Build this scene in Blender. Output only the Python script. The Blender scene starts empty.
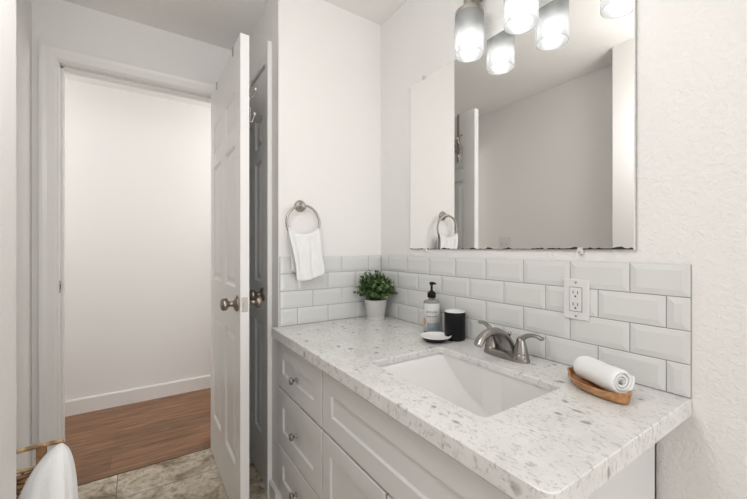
import bpy, bmesh, math, random
from mathutils import Vector, Matrix, noise
random.seed(7)
PI = math.pi
C = bpy.context.scene.collection
S = bpy.context.scene

# ------------------------------------------------------------------ camera
cam_d = bpy.data.cameras.new('camera'); cam = bpy.data.objects.new('camera', cam_d); C.objects.link(cam)
cam.location = (1.5542, -1.0578, 1.1674)
YAW = 0.5942
fwd = Vector((-math.cos(YAW), math.sin(YAW), 0))
cam.rotation_euler = fwd.to_track_quat('-Z', 'Y').to_euler()
cam_d.sensor_fit = 'HORIZONTAL'; cam_d.sensor_width = 36
cam_d.lens = 354.3 / 747 * 36
cam_d.shift_x = -0.0083; cam_d.shift_y = -0.0013
cam_d.clip_start = 0.02
S.camera = cam

# ------------------------------------------------------------------ world, lights, exposure
w = bpy.data.worlds.new('world'); S.world = w; w.use_nodes = True
w.node_tree.nodes['Background'].inputs[0].default_value = (0.85, 0.92, 1.0, 1)
w.node_tree.nodes['Background'].inputs[1].default_value = 0.6

def area(name, loc, rot, sx, sy, power, col):
    l = bpy.data.lights.new(name, 'AREA'); l.shape = 'RECTANGLE'; l.size = sx; l.size_y = sy
    l.energy = power; l.color = col
    o = bpy.data.objects.new(name, l); C.objects.link(o); o.location = loc; o.rotation_euler = rot
    return o
def point(name, loc, power, col, r=0.05):
    l = bpy.data.lights.new(name, 'POINT'); l.energy = power; l.color = col; l.shadow_soft_size = r
    o = bpy.data.objects.new(name, l); C.objects.link(o); o.location = loc
    return o
area('camera_side_fill', (4.28, -0.74, 1.16), (0, PI/2, 0), 2.2, 1.3, 21, (1.0, 0.995, 0.985))  # unseen fill light added behind the camera
point('room_fill_light', (1.0, -1.02, 1.82), 8.6, (1.0, 0.99, 0.975), 0.15)  # added fill to lift the ceiling, counter and door face
point('hall_unseen_light', (-1.18, 0.35, 1.95), 14.0, (1.0, 0.99, 0.975), 0.15)
point('hall_unseen_light', (-1.18, -2.5, 1.95), 12.0, (1.0, 0.99, 0.975), 0.15)  # second hall light, added to even out the hall wall
BULB = 8.0
S.view_settings.view_transform = 'Standard'
S.view_settings.look = 'None'
S.view_settings.exposure = 0.31
S.view_settings.gamma = 1
S.view_settings.use_curve_mapping = False

# ------------------------------------------------------------------ materials
def mat(name, col=(.8, .8, .8), rough=.5, metal=0, spec=.5, **kw):
    m = bpy.data.materials.new(name); m.use_nodes = True
    b = m.node_tree.nodes['Principled BSDF']
    b.inputs['Base Color'].default_value = (*col, 1); b.inputs['Roughness'].default_value = rough
    b.inputs['Metallic'].default_value = metal; b.inputs['Specular IOR Level'].default_value = spec
    for k, v in kw.items(): b.inputs[k.replace('_', ' ')].default_value = v
    return m
def N(m, t, **kw):
    n = m.node_tree.nodes.new(t)
    for k, v in kw.items():
        if k in n.inputs: n.inputs[k].default_value = v
        else: setattr(n, k, v)
    return n
def L(m, a, b): m.node_tree.links.new(a, b)
def coords(m, scale=(1, 1, 1)):
    t = N(m, 'ShaderNodeTexCoord'); mp = N(m, 'ShaderNodeMapping'); mp.inputs['Scale'].default_value = scale
    L(m, t.outputs['Object'], mp.inputs['Vector']); return mp.outputs['Vector']
def bump(m, height, strength, dist):
    b = N(m, 'ShaderNodeBump'); b.inputs['Strength'].default_value = strength; b.inputs['Distance'].default_value = dist
    L(m, height, b.inputs['Height']); L(m, b.outputs['Normal'], m.node_tree.nodes['Principled BSDF'].inputs['Normal'])
    return b
def ramp(m, fac, stops):
    r = N(m, 'ShaderNodeValToRGB'); L(m, fac, r.inputs['Fac'])
    e = r.color_ramp.elements
    while len(e) < len(stops): e.new(0.5)
    for i, (p, c) in enumerate(stops):
        e[i].position = p; e[i].color = (*c, 1) if len(c) == 3 else c
    return r.outputs['Color']
def noise_tex(m, vec, scale, detail=3, rough=.5, dist=0):
    n = N(m, 'ShaderNodeTexNoise'); n.inputs['Scale'].default_value = scale; n.inputs['Detail'].default_value = detail
    n.inputs['Roughness'].default_value = rough; n.inputs['Distortion'].default_value = dist
    L(m, vec, n.inputs['Vector']); return n.outputs['Fac']
def mixc(m, fac, a, b, mode='MIX'):
    n = N(m, 'ShaderNodeMix', data_type='RGBA', blend_type=mode)
    if isinstance(fac, (int, float)): n.inputs[0].default_value = fac
    else: L(m, fac, n.inputs[0])
    for s, i in ((a, 6), (b, 7)):
        if isinstance(s, tuple): n.inputs[i].default_value = (*s, 1)
        else: L(m, s, n.inputs[i])
    return n.outputs[2]
def base(m): return m.node_tree.nodes['Principled BSDF'].inputs['Base Color']

def wall_mat(name, col, strength, dist=0.004):
    m = mat(name, col, .62, spec=.3)
    v = coords(m)
    n1 = noise_tex(m, v, 85, 3, .55, .5)
    h = ramp(m, n1, [(.46, (0, 0, 0)), (.60, (1, 1, 1))])
    n2 = noise_tex(m, v, 190, 2)
    bump(m, mixc(m, .25, h, n2), strength, dist)
    return m
M = {}
WC = (.885, .867, .85)
M['wall'] = wall_mat('wall_paint', WC, .15, .0012)
M['wall_tex'] = wall_mat('wall_paint_textured', (.87, .858, .845), .62, .0015)
M['hall'] = wall_mat('hall_paint', (.87, .86, .845), .12, .001)
M['ceil'] = wall_mat('ceiling_paint', (.93, .915, .895), .22, .0016)
M['trim'] = mat('trim_paint', (.87, .855, .835), .32)
M['door'] = mat('door_paint', (.88, .87, .855), .34)
M['cab'] = mat('cabinet_paint', (.73, .725, .72), .38)
M['nickel'] = mat('brushed_nickel', (.33, .315, .295), .24, 1)
M['nickel_b'] = mat('satin_nickel', (.44, .415, .385), .33, 1)
M['knob'] = mat('knob_nickel', (.34, .30, .26), .28, 1)
M['steel'] = mat('plated_wire', (.42, .38, .34), .3, 1)
M['dark'] = mat('dark_threshold_strip', (.03, .03, .03), .8)  # near-black, used for the strip along the threshold
M['black'] = mat('matt_black', (.006, .006, .007), .45, spec=.22)
M['white_cer'] = mat('white_ceramic', (.85, .85, .85), .2)
M['plastic'] = mat('white_plastic', (.76, .755, .745), .35)
M['slot'] = mat('slot_dark', (.03, .028, .025), .6)
M['tip'] = mat('white_cap', (.85, .84, .80), .4)

m = M['tile'] = mat('glazed_white_tile', (.73, .735, .725), .14, spec=.55)
v = coords(m); bump(m, noise_tex(m, v, 16, 1), .06, .01)
M['grout'] = mat('grout', (.33, .32, .305), .8)

m = M['sink'] = mat('sink_porcelain', (.80, .79, .775), .16)

# quartz
m = M['quartz'] = mat('speckled_quartz', (.8, .8, .8), .22)
v = coords(m)
wob = N(m, 'ShaderNodeTexNoise'); wob.inputs['Scale'].default_value = 22; wob.inputs['Detail'].default_value = 3
L(m, v, wob.inputs['Vector'])
vm = N(m, 'ShaderNodeVectorMath', operation='MULTIPLY_ADD'); vm.inputs[1].default_value = (.03, .03, .03)
L(m, wob.outputs['Color'], vm.inputs[0]); L(m, v, vm.inputs[2]); vw = vm.outputs[0]
def flecks(scale, thr, soft, sx=(1, 1, 1), keep=.35, seed=0.0):
    mp = N(m, 'ShaderNodeMapping'); mp.inputs['Scale'].default_value = sx; mp.inputs['Location'].default_value = (seed, seed*2, seed)
    mp.inputs['Rotation'].default_value = (0, 0, .5 + seed)
    L(m, vw, mp.inputs['Vector'])
    vo = N(m, 'ShaderNodeTexVoronoi'); vo.inputs['Scale'].default_value = scale; L(m, mp.outputs[0], vo.inputs['Vector'])
    d = ramp(m, vo.outputs['Distance'], [(thr, (1, 1, 1)), (thr + soft, (0, 0, 0))])
    sp = N(m, 'ShaderNodeSeparateColor'); L(m, vo.outputs['Color'], sp.inputs[0])
    k = N(m, 'ShaderNodeMath', operation='LESS_THAN'); k.inputs[1].default_value = keep; L(m, sp.outputs[0], k.inputs[0])
    x = N(m, 'ShaderNodeMath', operation='MULTIPLY'); L(m, d, x.inputs[0]); L(m, k.outputs[0], x.inputs[1])
    return x.outputs[0]
cloud = ramp(m, noise_tex(m, v, 14, 4, .6), [(.35, (.72, .715, .70)), (.6, (.79, .785, .775))])
def mul(a, k):
    x = N(m, 'ShaderNodeMath', operation='MULTIPLY'); L(m, a, x.inputs[0])
    if isinstance(k, float): x.inputs[1].default_value = k
    else: L(m, k, x.inputs[1])
    return x.outputs[0]
st1 = N(m, 'ShaderNodeMapping'); st1.inputs['Scale'].default_value = (1, 2.0, 1); st1.inputs['Rotation'].default_value = (0, 0, .35); L(m, v, st1.inputs['Vector'])
f1 = ramp(m, noise_tex(m, st1.outputs[0], 62, 5, .62, .9), [(.55, (0, 0, 0)), (.62, (1, 1, 1))])
c = mixc(m, mul(f1, .72), cloud, (.50, .485, .465))
f2 = ramp(m, noise_tex(m, st1.outputs[0], 30, 5, .66, 1.6), [(.60, (0, 0, 0)), (.65, (1, 1, 1))])
f2m = ramp(m, noise_tex(m, v, 11, 2), [(.46, (0, 0, 0)), (.58, (1, 1, 1))])
c = mixc(m, mul(mul(f2, f2m), .8), c, (.34, .325, .31))
veins = ramp(m, noise_tex(m, vw, 34, 4, .6, 1.2), [(.488, (0, 0, 0)), (.5, (1, 1, 1)), (.512, (0, 0, 0))])
mask = ramp(m, noise_tex(m, v, 20, 2), [(.54, (0, 0, 0)), (.64, (1, 1, 1))])
c = mixc(m, mul(mul(veins, mask), .6), c, (.36, .34, .32))
c = mixc(m, mul(flecks(24, .15, .17, (1, 1.5, 1), .24, 2.7), .8), c, (.27, .255, .24))
L(m, c, base(m))

# stone-look floor tile
m = M['floor'] = mat('stone_floor_tile', (.5, .46, .4), .45)
v = coords(m)
n = noise_tex(m, v, 5.5, 8, .68, 1.0)
c = ramp(m, n, [(.33, (.22, .165, .10)), (.43, (.46, .375, .26)), (.53, (.66, .58, .46)), (.66, (.82, .765, .67))])
n2 = ramp(m, noise_tex(m, v, 34, 6, .7, .5), [(.36, (.45, .40, .33)), (.5, (1, 1, 1))])
c = mixc(m, .8, c, n2, 'MULTIPLY')
br = N(m, 'ShaderNodeTexBrick'); br.offset = .5
br.inputs['Scale'].default_value = 1; br.inputs['Mortar Size'].default_value = .0022; br.inputs['Mortar Smooth'].default_value = .1
br.inputs['Brick Width'].default_value = .46; br.inputs['Row Height'].default_value = .46
mp = N(m, 'ShaderNodeMapping'); mp.inputs['Location'].default_value = (.72 - .46*2, 1.153, 0)
tc = N(m, 'ShaderNodeTexCoord'); L(m, tc.outputs['Object'], mp.inputs[0]); L(m, mp.outputs[0], br.inputs['Vector'])
c = mixc(m, br.outputs['Fac'], c, (.20, .17, .135))
L(m, c, base(m))

# wood planks running along Y
m = M['wood'] = mat('oak_plank_floor', (.3, .17, .1), .42, spec=.35)
tc = N(m, 'ShaderNodeTexCoord')
rot = N(m, 'ShaderNodeMapping'); rot.inputs['Rotation'].default_value = (0, 0, PI/2); rot.inputs['Location'].default_value = (.03, .18, 0)
L(m, tc.outputs['Object'], rot.inputs[0])
br = N(m, 'ShaderNodeTexBrick'); br.offset = .37
br.inputs['Scale'].default_value = 1; br.inputs['Mortar Size'].default_value = .0006
br.inputs['Brick Width'].default_value = 1.22; br.inputs['Row Height'].default_value = .152
br.inputs['Color1'].default_value = (0, 0, 0, 1); br.inputs['Color2'].default_value = (1, 1, 1, 1)
L(m, rot.outputs[0], br.inputs['Vector'])
st = N(m, 'ShaderNodeMapping'); st.inputs['Scale'].default_value = (1.2, 14, 1); L(m, rot.outputs[0], st.inputs[0])
g = noise_tex(m, st.outputs[0], 3.2, 6, .62, .8)
gc = ramp(m, g, [(.32, (.135, .066, .032)), (.52, (.235, .125, .068)), (.70, (.34, .20, .118))])
tone = ramp(m, br.outputs['Color'], [(0, (.80, .78, .76)), (1, (1.08, 1.06, 1.04))])
c = mixc(m, 1, gc, tone, 'MULTIPLY'); c = mixc(m, br.outputs['Fac'], c, (.11, .062, .038))
L(m, c, base(m))

# towels
def towel_mat(name, col):
    m = mat(name, col, .95, spec=.1, Sheen_Weight=.4)
    v = coords(m); bump(m, noise_tex(m, v, 420, 3, .7), .55, .003); return m
M['towel'] = towel_mat('white_terry', (.91, .91, .91))
# wicker
m = M['wicker'] = mat('wicker', (.4, .22, .1), .55)
v = coords(m); c = ramp(m, noise_tex(m, v, 38, 3), [(.35, (.10, .045, .018)), (.5, (.30, .155, .062)), (.65, (.50, .31, .15))]); L(m, c, base(m))
m = M['cane'] = mat('cane_rim', (.5, .3, .14), .5)
v = coords(m); c = ramp(m, noise_tex(m, v, 60, 2), [(.4, (.30, .17, .075)), (.6, (.60, .42, .24))]); L(m, c, base(m))
# olive / acacia tray wood
m = M['tray'] = mat('warm_wood', (.5, .25, .1), .38)
v = coords(m, (8, 60, 30)); c = ramp(m, noise_tex(m, v, 1.5, 4, .5, .6), [(.3, (.24, .095, .035)), (.52, (.44, .21, .085)), (.7, (.60, .33, .15))]); L(m, c, base(m))
# leaves
m = M['leaf'] = mat('leaf_green', (.1, .25, .05), .45, Subsurface_Weight=0.0)
v = coords(m); c = ramp(m, noise_tex(m, v, 70, 2), [(.36, (.018, .045, .016)), (.5, (.07, .14, .040)), (.64, (.25, .34, .13))]); L(m, c, base(m))
M['stem'] = mat('stem', (.06, .09, .03), .7)
m = M['pot'] = mat('pale_concrete', (.60, .59, .57), .6)
v = coords(m, (1, 1, 1)); bump(m, noise_tex(m, v, 120, 2), .2, .001)
M['soil'] = mat('soil', (.05, .035, .025), .9)
# glass / shades
M['mirror'] = mat('mirror_silver', (.90, .90, .885), .0, 1)
M['mirror_edge'] = mat('worn_black_silvering', (.025, .022, .02), .5)
M['clear'] = mat('clear_plastic', (.88, .87, .85), .2, Transmission_Weight=.25)
def shade_material():
    m = bpy.data.materials.new('frosted_glass'); m.use_nodes = True; nt = m.node_tree; nt.nodes.clear()
    out = N(m, 'ShaderNodeOutputMaterial'); tr = N(m, 'ShaderNodeBsdfTransparent'); tl = N(m, 'ShaderNodeBsdfTranslucent')
    df = N(m, 'ShaderNodeBsdfDiffuse'); gl = N(m, 'ShaderNodeBsdfGlossy'); gl.inputs['Roughness'].default_value = .15
    tr.inputs[0].default_value = (.94, .95, .955, 1); tl.inputs[0].default_value = (.58, .59, .60, 1); df.inputs[0].default_value = (.66, .67, .68, 1)
    a = N(m, 'ShaderNodeMixShader'); a.inputs[0].default_value = .35; L(m, tl.outputs[0], a.inputs[1]); L(m, df.outputs[0], a.inputs[2])
    b = N(m, 'ShaderNodeMixShader'); b.inputs[0].default_value = .50; L(m, a.outputs[0], b.inputs[1]); L(m, tr.outputs[0], b.inputs[2])
    c = N(m, 'ShaderNodeMixShader'); c.inputs[0].default_value = .06; L(m, b.outputs[0], c.inputs[1]); L(m, gl.outputs[0], c.inputs[2])
    L(m, c.outputs[0], out.inputs[0]); return m
M['shade'] = shade_material()
m = M['bulb'] = mat('lit_bulb', (1, 1, 1), .4, Emission_Color=(1, .98, .95, 1), Emission_Strength=BULB)
m = M['lamp_glass'] = mat('lit_glass', (1, 1, 1), .4, Emission_Color=(1, .95, .88, 1), Emission_Strength=2.0)
m = M['bottle'] = mat('amberless_glass', (.93, .92, .88), .05, Transmission_Weight=.85, IOR=1.35)
M['soap'] = mat('soap_liquid', (.78, .76, .70), .1, Transmission_Weight=.5, IOR=1.33)
m = M['label'] = mat('paper_label', (.64, .645, .64), .5)
v = coords(m)
M['label_blue'] = mat('label_print_grey', (.30, .34, .37), .5)
M['label_tan'] = mat('label_print_tan', (.60, .34, .16), .5)
M['ink'] = mat('ink', (.03, .03, .03), .6)

# ------------------------------------------------------------------ mesh helpers
def obj(name, bm, m, parent=None, smooth=False, loc=None, rot=None, bevel=0, auto=None):
    me = bpy.data.meshes.new(name)
    bmesh.ops.recalc_face_normals(bm, faces=bm.faces)
    bm.to_mesh(me); bm.free()
    for x in (m if isinstance(m, (list, tuple)) else [m]): me.materials.append(x)
    if smooth:
        for p in me.polygons: p.use_smooth = True
    o = bpy.data.objects.new(name, me); C.objects.link(o)
    if parent: o.parent = parent
    if loc: o.location = loc
    if rot: o.rotation_euler = rot
    if bevel:
        b = o.modifiers.new('bevel', 'BEVEL'); b.width = bevel; b.segments = 2; b.limit_method = 'ANGLE'
    if auto:
        me.set_sharp_from_angle(angle=math.radians(auto))
    return o
def thing(name, label, cat, loc=(0, 0, 0), rz=0, group=None, kind=None):
    o = bpy.data.objects.new(name, None); C.objects.link(o); o.location = loc; o.rotation_euler = (0, 0, rz)
    o.empty_display_size = .05
    return tag(o, label, cat, group, kind)
def tag(o, label=None, cat=None, group=None, kind=None):
    if label: o['label'] = label
    if cat: o['category'] = cat
    if group: o['group'] = group
    if kind: o['kind'] = kind
    return o
def struct(name, bm, m, label=None, **kw):
    o = obj(name, bm, m, **kw); o['kind'] = 'structure'
    return o
def box(bm, x0, x1, y0, y1, z0, z1, mi=0):
    vs = [bm.verts.new((x, y, z)) for x in (x0, x1) for y in (y0, y1) for z in (z0, z1)]
    for q in ((0, 1, 3, 2), (4, 6, 7, 5), (0, 4, 5, 1), (2, 3, 7, 6), (0, 2, 6, 4), (1, 5, 7, 3)):
        f = bm.faces.new([vs[i] for i in q]); f.material_index = mi
    return bm
def nb(): return bmesh.new()
def boxes(*bs):
    bm = nb()
    for b in bs: box(bm, *b)
    return bm
def ring_verts(bm, pts): return [bm.verts.new(p) for p in pts]
def bridge(bm, a, b, mi=0):
    n = len(a)
    for i in range(n):
        f = bm.faces.new((a[i], a[(i+1) % n], b[(i+1) % n], b[i])); f.material_index = mi
def lathe(bm, prof, seg=32, axis='Z', origin=(0, 0, 0), mi=0, cap=True):
    """prof: [(r, h)]"""
    rings = []
    o = Vector(origin)
    for r, h in prof:
        ps = []
        for k in range(seg):
            a = 2*PI*k/seg
            c_, s_ = r*math.cos(a), r*math.sin(a)
            p = {'Z': (c_, s_, h), 'Y': (c_, h, s_), 'X': (h, c_, s_)}[axis]
            ps.append(o + Vector(p))
        rings.append(ring_verts(bm, ps))
    for a, b in zip(rings, rings[1:]): bridge(bm, a, b, mi)
    if cap:
        for rr in (rings[0], rings[-1]):
            f = bm.faces.new(rr); f.material_index = mi
    return bm
def sweep(bm, pts, rad, seg=12, mi=0, cap=True, up=Vector((0, 0, 1)), closed=False):
    """rad: list of r or (ra, rb); ra along side axis, rb along the other"""
    pts = [Vector(p) for p in pts]; n = len(pts); rings = []
    if not isinstance(rad, list): rad = [rad]*n
    for i, p in enumerate(pts):
        if closed: t = pts[(i+1) % n] - pts[i-1]
        else: t = pts[min(i+1, n-1)] - pts[max(i-1, 0)]
        t.normalize()
        s = t.cross(up)
        if s.length < 1e-4: s = t.cross(Vector((0, 1, 0)))
        s.normalize(); u = s.cross(t).normalized()
        r = rad[i]; ra, rb = r if isinstance(r, tuple) else (r, r)
        rings.append(ring_verts(bm, [p + s*ra*math.cos(2*PI*k/seg) + u*rb*math.sin(2*PI*k/seg) for k in range(seg)]))
    for a, b in zip(rings, rings[1:]): bridge(bm, a, b, mi)
    if closed: bridge(bm, rings[-1], rings[0], mi)
    elif cap: bm.faces.new(rings[0]); bm.faces.new(rings[-1])
    return bm
def bez(p, n=12):
    """smooth curve through points (Catmull-Rom)"""
    P = [Vector(q) for q in p]; P = [P[0]*2-P[1]] + P + [P[-1]*2-P[-2]]
    out = []
    for i in range(1, len(P)-2):
        for k in range(n):
            t = k/n
            a, b, c_, d = P[i-1:i+3]
            out.append(.5*((2*b) + (c_-a)*t + (2*a-5*b+4*c_-d)*t*t + (3*b-a-3*c_+d)*t**3))
    out.append(P[-2]); return out

# ------------------------------------------------------------------ dimensions
HC = .82            # counter top
H = 2.352           # ceiling
XD = -.695          # bathroom face of the door wall
YO = -1.472         # wall opposite the mirror
XR = 4.30
YC = -.55           # wall with the closet door
T, P = .154, .0778

# ------------------------------------------------------------------ structure
struct('floor', boxes((-.72, XR, YO-.01, .01, -.05, 0)), M['floor'])
struct('floor_hallway', boxes((-1.9, -.7205, -3.2, 1.2, -.05, -.0008)), M['wood'])
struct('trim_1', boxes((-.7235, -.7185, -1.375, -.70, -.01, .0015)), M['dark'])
struct('ceiling', boxes((-1.9, XR+.1, YO-.1, .1, H, H+.08)), M['ceil'])
struct('ceiling_hallway', boxes((-1.9, XD-.12, -3.2, YO-.1, H, H+.08), (-1.9, XD-.12, .1, 1.2, H, H+.08)), M['ceil'])
struct('wall_mirror', boxes((-.70, XR+.1, 0, .12, -.05, H+.05)), M['wall_tex'])
struct('wall_towel', boxes((-.10, 0, YC, 0, -.05, H+.05)), M['wall'])
CX0, CX1, CZ = -.66, -.171, 2.058
struct('wall_closet', boxes((CX1, -.1, YC, YC+.10, -.05, H+.05), (CX0, CX1, YC, YC+.10, CZ, H+.05), (XD-.12, CX0, YC, YC+.10, -.05, H+.05)), M['wall'])
DY0, DY1, DZ = -1.378, -.695, 2.055
struct('wall_hall_side', boxes((XD-.12, XD, YO-.1, DY0-.018, -.05, H+.05), (XD-.12, XD, DY1+.018, YC, -.05, H+.05),
                               (XD-.12, XD, DY0-.018, DY1+.018, DZ+.018, H+.05), (XD-.12, XD, YC+.10, 0, -.05, H+.05)), M['wall'])
struct('wall_opposite', boxes((XD-.12, XR+.1, YO-.12, YO, -.05, H+.05)), M['wall'])
struct('wall_stub', boxes((.575, .72, YO, -1.2595, -.0, H+.0)), M['wall'], bevel=.004)
WY0, WY1, WZ0, WZ1 = -1.39, -.09, .06, 2.26  # opening added behind the camera for the fill light
struct('wall_behind_camera', boxes((XR, XR+.12, YO-.1, WY0, -.05, H+.05), (XR, XR+.12, WY1, .1, -.05, H+.05),
                                 (XR, XR+.12, WY0, WY1, -.05, WZ0), (XR, XR+.12, WY0, WY1, WZ1, H+.05)), M['wall'])
struct('added_window_1', boxes((XR+.05, XR+.09, WY0, WY1, WZ0, WZ0+.04), (XR+.05, XR+.09, WY0, WY1, WZ1-.04, WZ1),
                         (XR+.05, XR+.09, WY0, WY0+.04, WZ0, WZ1), (XR+.05, XR+.09, WY1-.04, WY1, WZ0, WZ1)), M['trim'])  # unseen frame added to dress the fill light
struct('wall_hallway', boxes((-1.9, -1.72, -3.2, 1.2, -.05, H+.05)), M['hall'])
struct('wall_hallway_ends', boxes((-1.9, XD, -3.3, -3.2, -.05, H+.05), (-1.9, XD, 1.2, 1.3, -.05, H+.05),
                                  (XD-.12, XD, -3.2, YO-.12, -.05, H+.05), (XD-.12, XD, .0, 1.2, -.05, H+.05)), M['hall'])

def baseboard(name, x0, x1, y0, y1, h, axis):
    bm = nb(); box(bm, x0, x1, y0, y1, -.001, h-.006)
    i = .006
    if axis == 'x+': box(bm, x0, x1-i, y0, y1, h-.006, h)
    if axis == 'y-': box(bm, x0, x1, y0+i, y1, h-.006, h)
    if axis == 'y+': box(bm, x0, x1, y0, y1-i, h-.006, h)
    return struct(name, bm, M['trim'])
baseboard('baseboard_hallway', -1.72, -1.705, -3.2, 1.2, .104, 'x+')
baseboard('baseboard_closet', CX1+.078, 0, YC-.014, YC, .095, 'y-')
baseboard('baseboard_opposite', XD, .598, YO, YO+.014, .095, 'y+')

# door casings and jambs (profile: flat board with a raised outer lip)
def casing(name, pts_inner, wdt, axis, face, sgn, top):
    """three mitred boards around an opening. pts_inner=(a0,a1): opening limits along axis; face: wall face coordinate; sgn: outward"""
    a0, a1 = pts_inner
    bm = nb()
    prof = [(0.0, 0.0), (0.0, .010), (.008, .014), (wdt*.55, .016), (wdt*.8, .019), (wdt, .019), (wdt, 0)]
    loops = []
    for corner in range(4):
        ring = []
        for d, h in prof:
            if corner == 0: a, z = a0-d, 0
            elif corner == 1: a, z = a0-d, top+d
            elif corner == 2: a, z = a1+d, top+d
            else: a, z = a1+d, 0
            ring.append((a, face+sgn*h, z) if axis == 'x' else (face+sgn*h, a, z))
        loops.append(ring_verts(bm, ring))
    for a, b in zip(loops, loops[1:]): bridge(bm, a, b)
    bm.faces.new(loops[0]); bm.faces.new(loops[-1])
    return bm
cs = struct('trim_2', casing('c', (DY0-.006, DY1+.006), .062, 'y', XD, 1, DZ+.006), M['trim'])
# jamb with stop
jb = boxes((XD-.125, XD+.002, DY0-.018, DY0, 0, DZ), (XD-.125, XD+.002, DY1, DY1+.018, 0, DZ), (XD-.125, XD+.002, DY0-.018, DY1+.018, DZ, DZ+.018),
           (XD-.080, XD-.045, DY0, DY0+.011, 0, DZ), (XD-.080, XD-.045, DY1-.011, DY1, 0, DZ), (XD-.080, XD-.045, DY0, DY1, DZ-.011, DZ))
jamb = struct('trim_3', jb, M['trim'], bevel=.0015)
sp = obj('strike_plate', boxes((XD-.040, XD-.006, DY0, DY0+.0016, .955, 1.012)), M['knob'], jamb)
obj('latch_hole', boxes((XD-.032, XD-.014, DY0+.001, DY0+.0022, .972, .995)), M['slot'], jamb)
struct('trim_4', casing('c', (CX0, CX1), .074, 'x', YC, -1, CZ), M['trim'])
struct('trim_5', boxes((CX1, CX1+.012, YC, YC+.09, 0, CZ), (CX0-.012, CX0, YC, YC+.09, 0, CZ), (CX0-.012, CX1+.012, YC, YC+.09, CZ, CZ+.012)), M['trim'])

# six panel door leaf, local: hinge at x=0, width along +x, thickness along y (0..t)
def panel_leaf(bm, wd, ht, t, z0=.0):
    e = .009
    stile = .094 if wd > .6 else .085
    mull = .105 if wd > .6 else .07
    pw = (wd - 2*stile - mull)/2
    rows = [(.235, .80), (1.0, 1.615), (1.685, 1.842)]
    box(bm, 0, wd, e, t-e, z0, ht)
    cols = [(stile, stile+pw), (stile+pw+mull, wd-stile)]
    for y0, y1 in ((0, e), (t-e, t)):
        out = 0 if y0 == 0 else t
        inn = e if y0 == 0 else t-e
        for x0, x1 in ((0, stile), (stile+pw, stile+pw+mull), (wd-stile, wd)): box(bm, x0, x1, y0, y1, z0, ht)
        zs = [z0] + [q for r in rows for q in r] + [ht]
        for a, b in zip(zs[::2], zs[1::2]):
            for x0, x1 in cols: box(bm, x0, x1, y0, y1, a, b)
        for r0, r1 in rows:
            for x0, x1 in cols:
                # sticking slope (bevel from face down to recess), then raised field
                def rect(i, y): return ring_verts(bm, [(x0+i, y, r0+i), (x1-i, y, r0+i), (x1-i, y, r1-i), (x0+i, y, r1-i)])
                a = rect(0, out + (.0003 if out == 0 else -.0003)); b = rect(.010, inn); bridge(bm, a, b)
                c1 = rect(.020, inn); c2 = rect(.040, out + (.002 if out == 0 else -.002))
                bridge(bm, c1, c2); bm.faces.new(c2)
    return bm
def door_knob(parent, x, z, side, t, mt):
    """side: -1 face at y=0 pointing -y, +1 face at y=t pointing +y"""
    bm = nb(); y = 0 if side < 0 else t
    prof = [(.0, 0), (.033, 0), (.034, .004), (.030, .009), (.022, .013), (.0125, .017), (.011, .030), (.014, .036), (.024, .041), (.0265, .048), (.0265, .055), (.023, .062), (.013, .066), (.0, .0665)]
    lathe(bm, [(max(r, .0002), y + side*h) for r, h in prof], 28, 'Y', (x, 0, z), cap=False)
    return obj('door_knob', bm, mt, parent, smooth=True)
LW, LT = .732, .035
bm = panel_leaf(nb(), LW, 2.047, LT, .012)
door = struct('door_1', bm, M['door'], loc=(-.692, -.720, 0)); tag(door, 'open white six-panel door swung in beside the vanity', 'door')
door_knob(door, LW-.055, .937, -1, LT, M['knob']); door_knob(door, LW-.055, .937, 1, LT, M['knob'])
bm = boxes((LW-.001, LW+.0012, .005, LT-.005, .907, .967)); box(bm, LW, LW+.006, .011, LT-.011, .927, .947)
obj('latch_plate', bm, M['nickel_b'], door)
for hz in (.20, 1.02, 1.82):
    hb = nb(); lathe(hb, [(.006, hz-.045), (.006, hz+.045)], 12, 'Z', (-.004, LT-.004, 0)); obj('hinge', hb, M['knob'], door, smooth=False)
CW = CX1-CX0-.006
bm = panel_leaf(nb(), CW, CZ-.0015, .035, .012)
cd = struct('door_2', bm, M['door'], loc=(CX0+.003, YC-.001, 0)); tag(cd, 'closed white closet door behind the open door', 'door')
door_knob(cd, CW-.060, .94, -1, .035, M['knob'])

# over-the-door hook rack on the back of the open door
rk = thing('door_hook_rack', 'silver over-the-door rack with white-tipped hooks on the open door', 'hook rack', (0, 0, 0))
yb = -.685; zt = 2.047
for x in (-.098, -.491):
    bm = boxes((x-.008, x+.008, -.7225, -.7210, zt-.034, zt+.0025), (x-.008, x+.008, -.7225, yb+.0030, zt+.0005, zt+.0025), (x-.008, x+.008, yb+.0012, yb+.0032, 1.74, zt+.0025))
    st_ = obj('strap', bm, M['steel'], rk)
bm = nb()
for z in (1.88, 1.81):
    sweep(bm, [(-.52, yb+.008, z), (-.07, yb+.008, z)], .004, 8)
for k in range(6):
    x = -.51 + .07*k
    sweep(bm, [(x, yb+.008, 1.81), (x+.07, yb+.008, 1.88)], .003, 6); sweep(bm, [(x, yb+.008, 1.88), (x+.07, yb+.008, 1.81)], .003, 6)
obj('rail', bm, M['steel'], rk, smooth=True)
for k in range(5):
    x = -.055 - .118*k
    for z, dy in ((1.90, .042), (1.79, .038)):
        bm = nb(); sweep(bm, bez([(x, yb+.010, z+.0), (x, yb+.030, z-.012), (x, yb+.026, z-.055), (x, yb+.034, z-.066), (x, yb+dy+.0, z-.054), (x, yb+dy+.008, z-.03)], 6), .0034, 8)
        hk = obj('hook', bm, M['steel'], rk, smooth=True)
        b2 = nb(); lathe(b2, [(.0003, -.006), (.004, -.0055), (.0058, 0), (.004, .0055), (.0003, .006)], 12, 'Z', (x, yb+dy+.008, z-.027), cap=False)
        obj('hook_tip', b2, M['tip'], hk, smooth=True)

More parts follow.
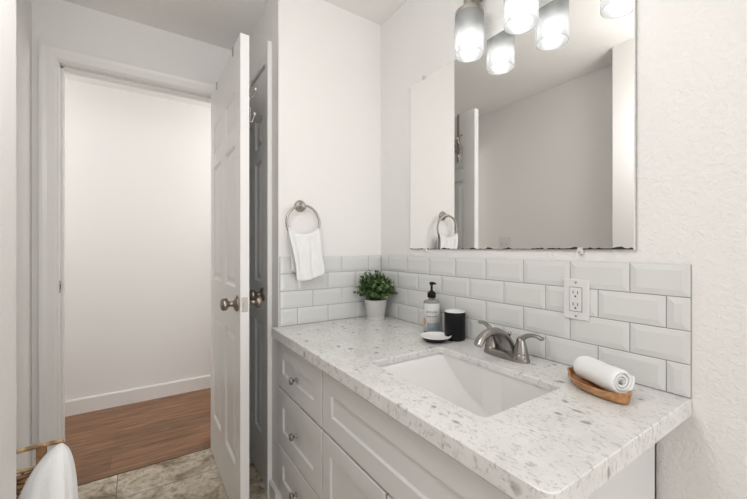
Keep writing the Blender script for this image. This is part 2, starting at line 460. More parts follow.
# ------------------------------------------------------------------ tile backsplashes
def tile_geo(bm, u0, u1, z0, z1, place, sides=(1, 1), mi=0):
    g = .0010; b = .0125; e = .0056; h = .0078
    u0 += g; u1 -= g; z0 += g; z1 -= g
    def rect(i, d): return ring_verts(bm, [place(a, d, z) for a, z in ((u0+i, z0+i), (u1-i, z0+i), (u1-i, z1-i), (u0+i, z1-i))])
    r0 = rect(0, .001); r1 = rect(0, e-.0008); r2 = rect(.0012, e); r3 = rect(b, h-.0004); r4 = rect(b+.002, h)
    for a, c_ in ((r0, r1), (r1, r2), (r2, r3), (r3, r4)): bridge(bm, a, c_, mi)
    f = bm.faces.new(r4); f.material_index = mi
def splash(name, rows, place, lo, hi, label):
    bm = nb()
    for k, cuts in enumerate(rows):
        z1 = HC + (4-k)*P; z0 = z1 - P
        if k == 3: z0 += .001
        for a, b in zip(cuts, cuts[1:]):
            tile_geo(bm, a, b, z0, z1, place)
    # grout bed
    vs = [place(a, d, z) for a in (lo, hi) for d in (.0, .0040) for z in (HC+.0005, HC+4*P-.0008)]
    v = [bm.verts.new(q) for q in vs]
    for q in ((0, 1, 3, 2), (4, 6, 7, 5), (0, 4, 5, 1), (2, 3, 7, 6), (0, 2, 6, 4), (1, 5, 7, 3)):
        f = bm.faces.new([v[i] for i in q]); f.material_index = 1
    o = obj(name, bm, [M['tile'], M['grout']]); tag(o, label, 'backsplash'); return o
XE = 1.2789
def cuts(first, hi, lo=0.0):
    c = [lo]; x = first
    while x < hi-.004: c.append(x); x += T
    return c + [hi]
a, b = cuts(.0776, XE, .0095), cuts(.1546, XE, .0095)
splash('tile_backsplash', [a, b, a, b], lambda u, d, z: (u, -d, z), .0, XE, 'glossy white subway tile backsplash running under the mirror')
a, b = cuts(.0805, .545), cuts(.1565, .545)
splash('tile_backsplash', [a, b, a, b], lambda u, d, z: (d, -u, z), .0, .545, 'short subway tile backsplash under the towel ring')

# ------------------------------------------------------------------ vanity cabinet
XV0, XV1, YF = .003, 1.212, -.537
vc = thing('vanity_cabinet', 'light grey vanity cabinet with three drawers under the speckled countertop', 'cabinet', (0, 0, 0))
bm = boxes((XV0, XV0+.018, YF, -.003, .0, .8005), (XV1-.018, XV1, YF, -.003, .0, .8005), (XV0, XV1, YF+.07, YF+.085, 0, .10),
           (XV0, XV1, YF, -.003, .10, .118), (XV0, XV1, -.012, -.003, .1, .8005))
obj('carcass', bm, M['cab'], vc)
bm = boxes((XV0, .04, YF, YF+.018, .10, .8005), (.455, .490, YF, YF+.018, .10, .8005), (XV1-.03, XV1, YF, YF+.018, .10, .8005),
           (XV0, XV1, YF, YF+.018, .755, .8005), (.04, .46, YF, YF+.018, .555, .580), (.04, .46, YF, YF+.018, .32, .34), (XV0, XV1, YF, YF+.018, .10, .125), (.48, XV1, YF, YF+.018, .555, .580))
obj('face_frame', bm, M['cab'], vc)
def shaker(x0, x1, z0, z1, rail=.05):
    """front panel with recessed centre and a small inner chamfer"""
    bm = nb(); y0 = YF-.019; yi = y0+.007
    def rect(i, y): return ring_verts(bm, [(x0+i, y, z0+i), (x1-i, y, z0+i), (x1-i, y, z1-i), (x0+i, y, z1-i)])
    r = [rect(0, YF-.0005), rect(0, y0+.002), rect(.002, y0), rect(rail, y0), rect(rail+.004, yi-.002), rect(rail+.004, yi)]
    for a, b in zip(r, r[1:]): bridge(bm, a, b)
    bm.faces.new(r[-1]); bm.faces.new(r[0])
    return bm
def cab_knob(parent, x, z):
    bm = nb()
    lathe(bm, [(.009, YF-.019), (.009, YF-.0215), (.0045, YF-.0225), (.0045, YF-.031), (.010, YF-.034), (.0145, YF-.039), (.0145, YF-.043), (.010, YF-.047), (.0005, YF-.048)], 20, 'Y', (x, 0, z))
    return obj('knob', bm, M['nickel'], parent, smooth=True)
for z0, z1 in ((.568, .762), (.322, .560), (.112, .314)):
    d = obj('drawer', shaker(.008, .462, z0, z1, .066), M['cab'], vc); cab_knob(d, .235, (z0+z1)/2 - (.008 if z0 > .5 else 0))
fp = obj('false_front', shaker(.472, 1.206, .568, .762, .062), M['cab'], vc)
for x0, x1, kx in ((.472, .835, .795), (.843, 1.206, .883)):
    d = obj('cabinet_door', shaker(x0, x1, .112, .560, .055), M['cab'], vc); cab_knob(d, kx, .50)

# countertop with a cutout
CT0, CT1, CF, CTH = .0, 1.279, -.581, .038
SX0, SX1, SY0, SY1 = .640, 1.073, -.474, -.180
def rounded_rect(x0, x1, y0, y1, r, n=6, rs=None):
    rs = rs or (r, r, r, r); out = []
    for (cx, cy, a0, rr) in ((x1-rs[0], y1-rs[0], 0, rs[0]), (x0+rs[1], y1-rs[1], 90, rs[1]), (x0+rs[2], y0+rs[2], 180, rs[2]), (x1-rs[3], y0+rs[3], 270, rs[3])):
        for k in range(n+1):
            a = math.radians(a0+90*k/n); out.append((cx+rr*math.cos(a), cy+rr*math.sin(a)))
    return out
bm = nb()
outer = rounded_rect(CT0+.001, CT1, CF, -.001, .02, 6, (.002, .001, .002, .022)); inner = rounded_rect(SX0, SX1, SY0, SY1, .012)
def level(z, io=0, ii=0):
    def off(ps, d, x0, x1, y0, y1):
        cx, cy = (x0+x1)/2, (y0+y1)/2; sx = 1-2*d/(x1-x0); sy = 1-2*d/(y1-y0)
        return [((x-cx)*sx+cx, (y-cy)*sy+cy, z) for x, y in ps]
    return ring_verts(bm, off(outer, io, CT0, CT1, CF, 0)), ring_verts(bm, off(inner, ii, SX0, SX1, SY0, SY1))
lv = [level(HC-CTH), level(HC-.002), level(HC, .002, -.002)]
STH = .019
lv[0] = level(HC-STH)
for a, b in zip(lv[0:2], lv[1:3]): bridge(bm, a[0], b[0]); bridge(bm, a[1], b[1])
for lo in (lv[2], lv[0]):
    edges = []
    for rg in lo:
        for i in range(len(rg)):
            e = bm.edges.get((rg[i], rg[(i+1) % len(rg)])) or bm.edges.new((rg[i], rg[(i+1) % len(rg)])); edges.append(e)
    bmesh.ops.triangle_fill(bm, use_beauty=True, edges=edges)
bmesh.ops.delete(bm, geom=[v_ for v_ in bm.verts if not v_.link_faces], context='VERTS')
# built-up front and right edges
w0 = ring_verts(bm, [(CT0+.001, CF, HC-STH), (CT1-.022, CF, HC-STH)] + [(CT1-.022+.022*math.sin(a_), CF+.022-.022*math.cos(a_), HC-STH) for a_ in [k*PI/12 for k in range(1, 7)]] + [(CT1, -.001, HC-STH), (CT1-.03, -.001, HC-STH), (CT1-.03, CF+.03, HC-STH), (CT0+.001, CF+.03, HC-STH)])
w1 = ring_verts(bm, [(v_.co.x, v_.co.y, HC-CTH) for v_ in w0]); bridge(bm, w0, w1); bm.faces.new(w1)
ct = obj('countertop', bm, M['quartz']); tag(ct, 'white speckled quartz countertop with grey flecks on the vanity', 'countertop')

# sink bowl
sk = thing('bathroom_sink', 'white rectangular undermount sink with a curved basin floor', 'sink', (0, 0, 0))
bm = nb(); g = .004
sx0, sx1, sy0, sy1 = SX0-g, SX1+g, SY0-g, SY1+g
prof = [(0, -.02), (.010, -.030), (.038, -.065), (.071, -.098), (.113, -.129), (.157, -.151), (.195, -.163), (.2165, -.165)]
half = (sx1-sx0)/2
def depth(x):
    d = min(x-sx0, sx1-x)
    for (a, za), (b, zb) in zip(prof, prof[1:]):
        if d <= b: return za + (zb-za)*(d-a)/(b-a)
    return prof[-1][1]
nx, ny = 56, 24
zt_ = HC-.0195
grid = []
for i in range(nx+1):
    x = sx0 + (sx1-sx0)*i/nx; row = []
    zb = min(HC + depth(x), zt_-.002)
    for j in range(ny+1):
        y = sy0 + (sy1-sy0)*j/ny
        e = min(y-sy0, sy1-y)
        r = .011
        z = zb + (r - math.sqrt(max(r*r-(r-e)**2, 0)) if e < r else 0)*min(1, (zt_-zb)/.03)
        row.append(bm.verts.new((x, y, min(z, zt_-.001))))
    grid.append(row)
for i in range(nx):
    for j in range(ny): bm.faces.new((grid[i][j], grid[i+1][j], grid[i+1][j+1], grid[i][j+1]))
# vertical walls and flange up to the stone
border = [grid[i][0] for i in range(nx+1)] + [grid[nx][j] for j in range(1, ny+1)] + [grid[i][ny] for i in range(nx-1, -1, -1)] + [grid[0][j] for j in range(ny-1, 0, -1)]
top = ring_verts(bm, [(v_.co.x, v_.co.y, zt_-.0005) for v_ in border]); bridge(bm, border, top)
cxm, cym = (sx0+sx1)/2, (sy0+sy1)/2
fl = ring_verts(bm, [(cxm+(v_.co.x-cxm)*1.07, cym+(v_.co.y-cym)*1.1, zt_-.0005) for v_ in border]); bridge(bm, top, fl)
sb = obj('basin', bm, M['sink'], sk, smooth=True, auto=50)
so = sb.modifiers.new('solid', 'SOLIDIFY'); so.thickness = .008; so.offset = -1
bm = nb(); zd = HC - .159
lathe(bm, [(.0005, zd+.004), (.018, zd+.004), (.021, zd+.003), (.023, zd+.0005)], 24, 'Z', (.856, -.327, 0), cap=False)
obj('drain', bm, M['nickel_b'], sk, smooth=True)

# ------------------------------------------------------------------ faucet
FX, FY = .838, -.085
fc = thing('faucet', 'brushed nickel two-handle faucet behind the sink', 'faucet', (FX, FY, HC))
bm = nb()
def ell(a, b, z, n=48, p=2.6):
    return [(a*math.copysign(abs(math.cos(t))**(2/p), math.cos(t)), b*math.copysign(abs(math.sin(t))**(2/p), math.sin(t)), z) for t in (2*PI*k/n for k in range(n))]
rg = [ring_verts(bm, ell(*q)) for q in ((.082, .028, 0), (.082, .028, .004), (.079, .026, .012), (.074, .023, .018), (.06, .017, .021))]
for a, b in zip(rg, rg[1:]): bridge(bm, a, b)
bm.faces.new(rg[0]); bm.faces.new(rg[-1])
obj('base_plate', bm, M['nickel'], fc, smooth=True, auto=50)
bm = nb()
pts = bez([(0, .012, .010), (0, .004, .036), (0, -.012, .062), (0, -.042, .084), (0, -.080, .089), (0, -.114, .077), (0, -.134, .056)], 6)
rad = []
for i in range(len(pts)):
    t = i/(len(pts)-1)
    ra = .026*(1-t)**2.4 + .0135 + .001*t; rb = .014*(1-t)**1.6 + .0100
    rad.append((ra, rb))
sweep(bm, pts, rad, 20, up=Vector((1, 0, 0)).cross(Vector((0, 0, 1))) * -1 if False else Vector((0, 0, 1)))
obj('spout', bm, M['nickel'], fc, smooth=True, auto=60)
bm = nb(); lathe(bm, [(.003, .05), (.003, .066), (.0055, .069), (.0065, .073), (.005, .077), (.0005, .078)], 14, 'Z', (0, .020, 0)); obj('lift_rod', bm, M['nickel'], fc, smooth=True)
for s in (-1, 1):
    bm = nb(); hx = .054*s
    lathe(bm, [(.0240, .006), (.0232, .020), (.0210, .0235), (.0222, .0245), (.0205, .034), (.0165, .050), (.0135, .062), (.0115, .070), (.007, .0755), (.0005, .077)], 28, 'Z', (hx, 0, 0))
    h = obj('handle', bm, M['nickel'], fc, smooth=True, auto=60)
    bm = nb()
    if s > 0: lp = [(hx-.003, .0, .056), (hx+.006, .001, .072), (hx+.024, .003, .083), (hx+.046, .005, .086), (hx+.068, .007, .080)]
    else: lp = [(hx+.003, .0, .056), (hx-.006, .003, .072), (hx-.022, .008, .084), (hx-.044, .013, .091), (hx-.064, .017, .089)]
    lp = bez(lp, 6); n = len(lp)
    sweep(bm, lp, [(.0135-.0055*math.sin(min(1, i/n*1.3)*PI*.5)+.003*(i/n)**3, .0105-.0048*min(1, i/n*1.6)) for i in range(n)], 16)
    obj('lever', bm, M['nickel'], h, smooth=True, auto=60)

# ------------------------------------------------------------------ mirror
MX0, MX1, MZ0, MZ1 = .254, 1.167, 1.165, 1.928
mr = thing('vanity_mirror', 'large frameless wall mirror with black worn lower edge', 'mirror', (0, 0, 0))
TILT = .0066
bm = boxes((MX0, MX1, -.0060, -.0012, MZ0, MZ1))
obj('glass', bm, M['mirror'], mr)
# desilvered rim: ragged black strip of lost silvering along the bottom, thin at the sides
bm = nb()
n = 260; prev = None
for i in range(n+1):
    x = MX0 + (MX1-MX0)*i/n
    hgt = .0012 + .0048*max(0, noise.noise(Vector((x*26, 0, 3))))*2 + .0028*max(0, noise.noise(Vector((x*90, 5, 1))))*2
    if x > .95: hgt += .0015
    a = bm.verts.new((x, -.0063, MZ0-.0002)); b = bm.verts.new((x, -.0063, MZ0+hgt)); a2 = bm.verts.new((x, -.0058, MZ0-.0002)); b2 = bm.verts.new((x, -.0058, MZ0+hgt))
    if prev:
        bm.faces.new((prev[0], a, b, prev[1])); bm.faces.new((prev[1], b, b2, prev[3])); bm.faces.new((prev[0], a, a2, prev[2]))
    prev = (a, b, a2, b2)
obj('worn_edge', bm, M['mirror_edge'], mr)
M['glass_edge'] = mat('pale_ground_edge', (.80, .79, .76), .3)
M['edge_l'] = mat('ground_edge', (.55, .53, .49), .3)
obj('side_edge', boxes((MX1, MX1+.0022, -.0063, -.0012, MZ0, MZ1)), M['glass_edge'], mr); obj('side_edge', boxes((MX0-.0012, MX0, -.0063, -.0012, MZ0, MZ1)), M['edge_l'], mr)
for x, z, up in ((.350, MZ1, 1), (.365, MZ0, -1), (1.033, MZ0, -1), (1.033, MZ1, 1)):
    bm = boxes((x-.007, x+.007, -.0085, 0, z-.005 if up > 0 else z-.013, z+.013 if up > 0 else z+.005))
    ck = obj('mirror_clip', bm, M['clear'], mr, bevel=.001)
    b2 = nb(); lathe(b2, [(.0022, -.0095), (.0022, -.008)], 12, 'Y', (x, 0, z+.008*up)); obj('screw', b2, M['nickel_b'], ck)

mr.rotation_euler = (0, 0, -TILT); mr.location = (MX0*(1-math.cos(TILT)), MX0*math.sin(TILT), 0)
# ------------------------------------------------------------------ vanity light
vl = thing('vanity_light', 'three-shade brushed nickel vanity light above the mirror', 'wall light', (0, 0, 0))
bm = boxes((.60, 1.20, -.024, 0, 2.09, 2.20)); obj('back_plate', bm, M['nickel_b'], vl, bevel=.004)
LX, LY = (.694, .899, 1.104), -.094
SB, ST = 1.850, 1.990
for x in LX:
    bm = nb(); sweep(bm, bez([(x, -.02, 2.145), (x, -.06, 2.15), (x, LY, 2.125), (x, LY, 2.03)], 8), .0085, 12)
    obj('arm', bm, M['nickel_b'], vl, smooth=True)
    bm = nb(); lathe(bm, [(.0145, 2.085), (.0165, 2.08), (.0165, 2.011), (.043, 2.007), (.0495, 2.001), (.0495, 1.983), (.044, 1.983), (.044, 1.997), (.0005, 1.999)], 36, 'Z', (x, LY, 0))
    sc = obj('socket_cap', bm, M['nickel_b'], vl, smooth=True, auto=40)
    bm = nb(); lathe(bm, [(.018, 1.999), (.018, 1.950), (.014, 1.942)], 20, 'Z', (x, LY, 0)); obj('bulb_socket', bm, M['plastic'], sc, smooth=True, auto=40)
    bm = nb(); lathe(bm, [(.0495, ST), (.0505, ST-.004), (.0505, SB+.003), (.0495, SB), (.0465, SB), (.0460, SB+.003), (.0460, ST-.004)], 40, 'Z', (x, LY, 0), cap=False)
    obj('lamp_shade', bm, M['shade'], vl, smooth=True, auto=40)
    bm = nb()
    pr_ = [(.0005, 1.866)] + [(.030*math.sin(t), 1.896-.030*math.cos(t)) for t in [k*PI/14 for k in range(1, 11)]]
    lathe(bm, pr_, 28, 'Z', (x, LY, 0), cap=False)
    bulb = obj('bulb', bm, M['bulb'], vl, smooth=True)
    bm = nb(); lathe(bm, [(.0236, 1.9145), (.020, 1.930), (.0135, 1.943), (.013, 1.952)], 28, 'Z', (x, LY, 0), cap=False); obj('bulb_neck', bm, M['plastic'], bulb, smooth=True)

# unseen lamps; the bathroom and far hallway ones are added for fill light
for (x, y, lab) in ((1.0, -1.02, 'added unseen fill lamp in the bathroom above the vanity side'), (-1.18, .35, 'round glass ceiling lamp in the hallway by the closet side'), (-1.18, -2.5, 'added unseen fill lamp at the far hallway end')):
    cl = thing('unseen_lamp', lab, 'ceiling lamp', (x, y, 0))
    bm = nb(); lathe(bm, [(.07, H), (.07, H-.02), (.012, H-.026), (.008, H-.19), (.03, H-.20), (.03, H-.21)], 32, 'Z'); obj('canopy', bm, M['nickel_b'], cl)
    bm = nb(); lathe(bm, [(.13, H-.17), (.12, H-.20), (.08, H-.225), (.0005, H-.235)], 32, 'Z', cap=False); obj('glass_bowl', bm, M['lamp_glass'], cl, smooth=True)

# ------------------------------------------------------------------ outlet and switch
ot = thing('wall_outlet', 'white duplex wall outlet set in the tile backsplash', 'outlet', (1.0225, -.0078, 1.0205))
obj('cover_plate', boxes((-.036, .036, -.006, 0, -.058, .058)), M['plastic'], ot, bevel=.002)
rc = obj('receptacle', boxes((-.0165, .0165, -.0085, -.005, -.034, .034)), M['plastic'], ot, bevel=.001)
obj('gap', boxes((-.0178, .0178, -.0064, -.0055, -.0353, .0353)), M['slot'], ot)
for dz in (.017, -.017):
    bm = boxes((-.0075, -.0055, -.0088, -.008, dz-.001, dz+.008), (.0055, .0075, -.0088, -.008, dz-.001, dz+.007)); lathe(bm, [(.0026, -.0088), (.0026, -.008)], 10, 'Y', (0, 0, dz-.008))
    obj('socket_slots', bm, M['slot'], rc)
for dz in (.0485, -.0485):
    bm = nb(); lathe(bm, [(.003, -.0068), (.003, -.005)], 10, 'Y', (0, 0, dz)); obj('screw', bm, M['nickel_b'], ot)
sw = thing('light_switch', 'white double switch plate on the wall opposite the mirror', 'light switch', (-.336, YO, 1.206))
obj('cover_plate', boxes((-.056, .056, 0, .006, -.058, .058)), M['plastic'], sw, bevel=.002)
for dx in (-.023, .023):
    obj('toggle', boxes((dx-.005, dx+.005, .005, .017, -.004, .012)), M['plastic'], sw, bevel=.001)
    obj('toggle_slot', boxes((dx-.006, dx+.006, .0055, .0064, -.013, .013)), M['edge_l'], sw)

# ------------------------------------------------------------------ towel ring + hand towel
tr = thing('towel_ring', 'round brushed nickel towel ring on the wall above the tile', 'towel ring', (0, -.450, 1.362))
bm = nb(); lathe(bm, [(.0005, .0), (.027, .0), (.027, .006), (.022, .011), (.012, .016), (.010, .030), (.0115, .044), (.009, .050), (.0005, .051)], 28, 'X'); obj('mount', bm, M['nickel_b'], tr, smooth=True, auto=50)
bm = nb(); RR = .077
sweep(bm, [(.042+.0, RR*math.sin(2*PI*k/64), -RR+RR*math.cos(2*PI*k/64)) for k in range(64)], .0056, 12, up=Vector((1, 0, 0)), closed=True)
obj('ring', bm, M['nickel_b'], tr, smooth=True)

def hand_towel():
    """cloth hung through the ring bottom: front and back leaf joined over the ring, gathered at the top"""
    bm = nb(); nu, nv = 44, 60; rows = []
    cy, zr, xr = -.451, 1.219, .042
    Lf, Lb = .206, .165
    for j in range(nv+1):
        t = j/nv; row = []
        # path over ring: back leaf (t<.42) up, over, then front leaf
        for i in range(nu+1):
            u = i/nu*2-1
            if t < .42: s = (1-t/.42)*Lb; side = -1
            elif t > .58: s = (t-.58)/.42*Lf; side = 1
            else: s = 0; side = 0
            w_ = .074 + .018*min(1, s/.05) - .02*max(0, s-.12)*0
            if side >= 0: w_ = .070+.006*min(1, s/.1)
            else: w_ = .066
            # ring bottom is curved: edges of the cloth ride up the ring
            rise = .030*(abs(u)**2.2)*(1-min(1, s/.16)*.55)
            if side == 0:
                a = (t-.42)/.16*PI; x = xr - math.cos(a)*.0105; z = zr + math.sin(a)*.0115
            else:
                x = xr + side*(.0105 + .007*min(1, s/.06)); z = zr - s
            f = min(1, s/.03+.25)
            x += f*(.0045*math.sin(u*6.5+1.2+s*7) + .0025*math.sin(u*15+s*9)) * (1.0 if side >= 0 else .6)
            x = max(x, .010) if z < HC+4*P+.02 else x
            x = max(x, .014)
            y = cy + u*w_ + s*((.150-.060*u) if side > 0 else .10) + .004*math.sin(s*30+u*2)
            z2 = z + rise
            if side > 0: z2 += .030*(u*.5+.5)*min(1, s/.18)   # lower edge rises to the right
            row.append(bm.verts.new((x, y, z2)))
        rows.append(row)
    for a, b in zip(rows, rows[1:]):
        for i in range(nu): bm.faces.new((a[i], a[i+1], b[i+1], b[i]))
    return bm
ht_ = obj('hand_towel', hand_towel(), M['towel'], smooth=True)
so = ht_.modifiers.new('thick', 'SOLIDIFY'); so.thickness = .006; so.offset = 0
sd = ht_.modifiers.new('sub', 'SUBSURF'); sd.levels = 1; sd.render_levels = 1
tag(ht_, 'white hand towel hanging from the towel ring', 'towel')

# ------------------------------------------------------------------ plant
pp = thing('potted_plant', 'small green leafy plant in a pale grey pot', 'potted plant', (.100, -.098, HC))
bm = nb(); lathe(bm, [(.0005, .0), (.0425, .0), (.0435, .003), (.0435, .014), (.0425, .0155), (.0435, .017), (.0545, .096), (.0545, .0985), (.0515, .0985), (.0500, .088), (.0005, .086)], 40, 'Z')
obj('pot', bm, M['pot'], pp, smooth=True, auto=40)
bm = nb(); lathe(bm, [(.0005, .090), (.048, .088)], 24, 'Z', cap=False); obj('soil', bm, M['soil'], pp)
bs, bl = nb(), nb()
def leaf(bm, p, d, up, L_, W_):
    d = d.normalized(); s = d.cross(up)
    if s.length < .01: s = d.cross(Vector((1, 0, 0)))
    s.normalize(); nrm = s.cross(d)
    pts = [(0, 0, 0), (.3, .42, .10), (.65, .5, .12), (1, 0, -.02), (.65, -.5, .12), (.3, -.42, .10)]
    mid = [(.32, 0, 0), (.66, 0, .0)]
    V = [bm.verts.new(p + d*(a*L_) + s*(b*W_) + nrm*(c_*W_)) for a, b, c_ in pts + mid]
    for q in ((0, 1, 6), (1, 2, 7, 6), (2, 3, 7), (3, 4, 7), (4, 5, 6, 7), (5, 0, 6)): bm.faces.new([V[i] for i in q])
for k in range(104):
    ph = random.uniform(0, 2*PI); el = math.acos(random.uniform(.02, 1.0))
    tip = Vector((.098*math.sin(el)*math.cos(ph), .092*math.sin(el)*math.sin(ph), .122 + .098*math.cos(el)*random.uniform(.8, 1.2)))
    if tip.x < -.084: tip.x = -.084
    if tip.y > .078: tip.y = .078
    r0 = Vector((.028*math.cos(ph)*random.random(), .028*math.sin(ph)*random.random(), .088))
    midp = (r0+tip)/2 + Vector((0, 0, .012))
    path = bez([r0, midp, tip], 4); sweep(bs, path, .0009, 5)
    for q in range(13):
        t = .40 + .60*q/12
        c0 = path[min(len(path)-1, int(t*(len(path)-1)))]
        ax = (path[-1]-path[-3]).normalized()
        ph2 = q*2.4 + k; e1 = ax.cross(Vector((0, 0, 1))); e1 = e1.normalized() if e1.length > .05 else Vector((1, 0, 0)); e2 = e1.cross(ax)
        dr = (e1*math.cos(ph2) + e2*math.sin(ph2))*(1.0-.3*t) + ax*(.35+.5*t) + Vector((0, 0, .25))
        sz = random.uniform(.013, .021)
        p0 = c0 + Vector([random.uniform(-.004, .004) for _ in range(3)])
        if (p0 + dr.normalized()*sz).x < -.088 or (p0 + dr.normalized()*sz).y > .085: continue
        leaf(bl, p0, dr, ax, sz, sz*.72)
obj('stems', bs, M['stem'], pp); obj('foliage', bl, M['leaf'], pp, smooth=True)

# ------------------------------------------------------------------ soap bottle
sbx, sby = .463, -.062
so_ = thing('soap_dispenser', 'clear soap bottle with black pump and printed label', 'soap dispenser', (sbx, sby, HC), math.atan2(-1.0578-sby, 1.5542-sbx))
R = .0335
bm = nb()
lathe(bm, [(.0005, .001), (R-.003, .0), (R, .003), (R, .126), (R-.002, .131), (R-.009, .136), (.0145, .140), (.0125, .145), (.0125, .150)], 40, 'Z', cap=False)
lathe(bm, [(.0005, .004), (R-.004, .004), (R-.0022, .006), (R-.0022, .125), (R-.004, .129), (R-.010, .134), (.0125, .138), (.0105, .145), (.0105, .150)], 40, 'Z', cap=False)
obj('bottle', bm, M['bottle'], so_, smooth=True, auto=60)
bm = nb(); lathe(bm, [(.0005, .005), (R-.0032, .005), (R-.0032, .112), (.0005, .112)], 32, 'Z', cap=False); obj('liquid_soap', bm, M['soap'], so_, smooth=True, auto=50)
def curved(bm, r, a0, a1, z0, z1, n=16, mi=0):
    p = None
    for k in range(n+1):
        a = a0+(a1-a0)*k/n
        q = (bm.verts.new((r*math.cos(a), r*math.sin(a), z0)), bm.verts.new((r*math.cos(a), r*math.sin(a), z1)))
        if p: f = bm.faces.new((p[0], q[0], q[1], p[1])); f.material_index = mi
        p = q
bm = nb(); curved(bm, R+.0004, -1.35, 1.35, .012, .124, 24); lb = obj('label', bm, M['label'], so_, smooth=True)
lb.modifiers.new('t', 'SOLIDIFY').thickness = .0003
bm = nb(); curved(bm, R+.0006, -.55, 1.33, .014, .046, 18); o = obj('label_grey_band', bm, M['label_blue'], lb, smooth=True)
bm = nb()
ce = bm.verts.new(((R+.0008)*math.cos(-1.0), (R+.0008)*math.sin(-1.0), .050)); rr = []
for k in range(24):
    a = 2*PI*k/24; an = -1.0+.30*math.cos(a); rr.append(bm.verts.new(((R+.0008)*math.cos(an), (R+.0008)*math.sin(an), .050+.017*math.sin(a))))
for k in range(24): bm.faces.new((ce, rr[k], rr[(k+1) % 24]))
obj('label_tan_mark', bm, M['label_tan'], lb, smooth=True)
def curved_text(txt, size, z, r, parent, spacing=1.0):
    cu = bpy.data.curves.new('lettering', 'FONT'); cu.body = txt; cu.size = size; cu.align_x = 'CENTER'; cu.space_character = spacing; cu.offset = size*.02
    to = bpy.data.objects.new('lettering_tmp', cu); C.objects.link(to)
    dg = bpy.context.evaluated_depsgraph_get(); me = bpy.data.meshes.new_from_object(to.evaluated_get(dg))
    bpy.data.objects.remove(to); bm = nb(); bm.from_mesh(me); bpy.data.meshes.remove(me)
    for v_ in bm.verts:
        a = v_.co.x/r; h = v_.co.y
        v_.co = Vector(((r)*math.cos(a), (r)*math.sin(a), z+h))
    return obj('lettering', bm, M['ink'], parent)
curved_text('JEOUSR', .0105, .087, R+.0012, lb, 1.4)
curved_text('HAND WASH', .0078, .070, R+.0012, lb, 1.1)
curved_text('12 FL OZ', .0045, .022, R+.0014, lb, 1.1)
bm = nb(); lathe(bm, [(.0165, .146), (.0175, .148), (.0175, .162), (.0150, .168), (.0070, .173), (.0048, .176), (.0048, .196), (.0075, .197), (.0090, .199), (.0090, .207), (.0070, .210), (.0005, .210)], 28, 'Z')
pm = obj('pump', bm, M['black'], so_, smooth=True, auto=50)
na = math.radians(70)
bm = nb(); dx, dy = math.cos(na), math.sin(na)
sweep(bm, bez([(0, 0, .2045), (dx*.006, dy*.006, .2055), (dx*.013, dy*.013, .204), (dx*.017, dy*.017, .200)], 5), .0042, 10); obj('nozzle', bm, M['black'], pm, smooth=True)

# ------------------------------------------------------------------ tumbler and soap dish
tb = thing('tumbler', 'matt black tumbler with white rim next to the soap bottle', 'tumbler', (.590, -.059, HC))
bm = nb(); lathe(bm, [(.0005, .0), (.036, .0), (.039, .003), (.0395, .08), (.0400, .1055), (.0395, .1065)], 40, 'Z', cap=False)
obj('cup', bm, M['black'], tb, smooth=True, auto=50)
bm = nb(); lathe(bm, [(.0395, .1065), (.0385, .1080), (.0360, .1080), (.0352, .1065), (.0350, .006), (.0005, .006)], 40, 'Z', cap=False)
obj('white_lining', bm, M['white_cer'], tb, smooth=True, auto=50)
ds = thing('soap_dish', 'low round black soap dish with white inside', 'soap dish', (.570, -.140, HC))
bm = nb(); lathe(bm, [(.0005, .0), (.032, .0), (.036, .002), (.050, .012), (.0575, .0195)], 44, 'Z', cap=False); obj('dish', bm, M['black'], ds, smooth=True, auto=60)
bm = nb(); lathe(bm, [(.0575, .0195), (.0580, .0215), (.0565, .0222), (.052, .0175), (.040, .0125), (.0005, .011)], 44, 'Z', cap=False); obj('white_lining', bm, M['white_cer'], ds, smooth=True, auto=60)

# ------------------------------------------------------------------ tray + rolled towel
ta = -.42
ty = thing('wooden_tray', 'small oval wooden tray with stub handle near the counter end', 'tray', (1.140, -.135, HC), ta)
bm = nb()
def oval(z, a, b, n=56):
    out = []
    for k in range(n):
        t = 2*PI*k/n; c_, s_ = math.cos(t), math.sin(t)
        x = a*c_; y = b*s_*(1-.16*c_)
        if c_ < -.93: x -= .022*(( -c_-.93)/.07)**.5 * a/.09      # handle stub
        out.append((x, y, z + .004*c_*c_*(1 if z > .005 else 0)))
    return ring_verts(bm, out)
rg = [oval(0, .068, .028), oval(.003, .078, .037), oval(.020, .082, .050), oval(.023, .082, .050), oval(.023, .077, .045), oval(.009, .076, .034), oval(.008, .03, .012)]
for a, b in zip(rg, rg[1:]): bridge(bm, a, b)
bm.faces.new(rg[0]); bm.faces.new(rg[-1])
obj('tray_body', bm, M['tray'], ty, smooth=True, auto=45)
def roll_towel():
    """spiral-rolled washcloth: outer skin, with spiral ends"""
    bm = nb(); turns = 3.2; n = 150; Ln = .122; RM = .0315; rings = []
    nl = 22
    for k in range(n+1):
        t = k/n; th = t*turns*2*PI; r = .004 + (RM-.004)*t
        row = []
        for j in range(nl+1):
            x = -Ln/2 + Ln*j/nl
            e = min(j, nl-j)/nl
            rr_ = r*(1-.10*max(0, 1-e*9)**2) * (1+.025*math.sin(x*70+th*.7))
            xo = .006*(1-t)*(1 if j == nl else (-1 if j == 0 else 0)) * -1
            row.append(bm.verts.new((x+xo, rr_*math.cos(th-.9), rr_*math.sin(th-.9)*.97)))
        rings.append(row)
    for a, b in zip(rings, rings[1:]):
        for j in range(nl): bm.faces.new((a[j], a[j+1], b[j+1], b[j]))
    return bm
rt_ = obj('rolled_washcloth', roll_towel(), M['towel'], smooth=True, loc=(1.143, -.130, HC+.0448), rot=(0, 0, ta+.02))
sdm = rt_.modifiers.new('thick', 'SOLIDIFY'); sdm.thickness = .0062; sdm.offset = 0
tag(rt_, 'white rolled washcloth lying in the small wooden tray', 'towel')

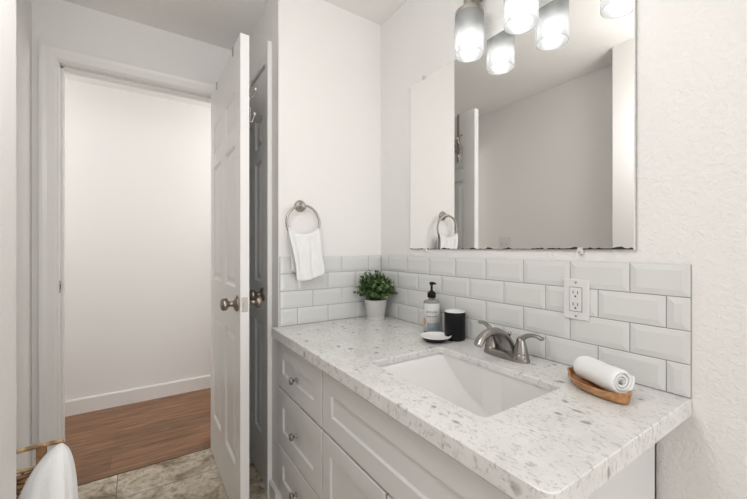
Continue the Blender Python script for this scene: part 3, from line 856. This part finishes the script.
# ------------------------------------------------------------------ basket + draped towel
bk = thing('wicker_basket', 'tall brown wicker basket with open handle rail holding a white towel', 'basket', (.4985, -1.336, -.0))
HX, HY, BZ = .066, .128, .660
def superp(t, p=6):
    c_, s_ = math.cos(t), math.sin(t)
    return (math.copysign(abs(c_)**(2/p), c_), math.copysign(abs(s_)**(2/p), s_))
def bsk(t, z, inset=0.0):
    k = .88 + .12*z/BZ; a, b = superp(t)
    x = a*(HX*k-inset) - HX*(1-k)
    return Vector((x, b*(HY*k-inset), z*(1-.15*(a+1)/2)))
bm = nb(); NS = 36; rowsn = 60
for r in range(rowsn):
    z = .008 + (BZ-.02)*r/(rowsn-1); nn = NS*4
    pts = [bsk(2*PI*k/nn, z, -.0035*math.cos(k/4*PI + r*PI)) for k in range(nn)]
    sweep(bm, pts, [(.0045, .0058)]*nn, 6, closed=True)
obj('woven_body', bm, M['wicker'], bk, smooth=True)
bm = nb()
for k in range(NS):
    t = 2*PI*(k+.5)/NS
    sweep(bm, [bsk(t, .0), bsk(t, BZ)], .003, 6)
obj('stakes', bm, M['wicker'], bk)
bm = nb(); sweep(bm, [bsk(2*PI*k/96, BZ+.002) for k in range(96)], [(.006, .0048)]*96, 8, closed=True); obj('rim', bm, M['cane'], bk, smooth=True)
bm = nb(); sweep(bm, bez([(-HX+.012, -HY+.002, BZ), (-HX+.002, -HY+.006, BZ+.040), (-HX, -HY+.03, BZ+.046), (-HX, 0, BZ+.048), (-HX, HY-.02, BZ+.050), (-HX+.002, HY-.004, BZ+.044), (-HX+.012, HY-.001, BZ)], 6), .0052, 10)
hd = obj('handle_rail', bm, M['cane'], bk, smooth=True)
for py in (.088, -.060):
    obj('handle_post', box(nb(), -HX-.004, -HX+.004, py-.009, py+.009, BZ-.01, BZ+.047), M['wicker'], hd)
# towel
bm = nb(); rings = []; nh, nt = 44, 72; zt0 = .729
cx_, cy_ = .492, -1.207
for j in range(nh+1):
    h = .40*(j/nh)**1.7
    q = max(h, 1e-5)
    left = .100*(1-math.exp(-(q/.085)**.80)); right = .030*(1-math.exp(-(q/.028)**.75))
    fr = .048*(1-math.exp(-(q/.040)**.65)); bk_ = .040*(1-math.exp(-(q/.030)**.7))
    pts = []
    for k in range(nt):
        t = 2*PI*k/nt; c_, s_ = math.cos(t), math.sin(t)
        y = (right if c_ > 0 else left)*c_; x = (fr if s_ > 0 else bk_)*s_
        rip = 1 + min(1, h/.12)*(.05*math.sin(5*t+h*9) + .03*math.sin(11*t+1.3+h*5))
        pts.append((cx_+x*rip, cy_+y*rip, zt0-h))
    rings.append(ring_verts(bm, pts))
for a, b in zip(rings, rings[1:]): bridge(bm, a, b)
bm.faces.new(rings[0])
bt = obj('bath_towel', bm, M['towel'], smooth=True); tag(bt, 'white bath towel bunched over the end of the wicker basket', 'towel')
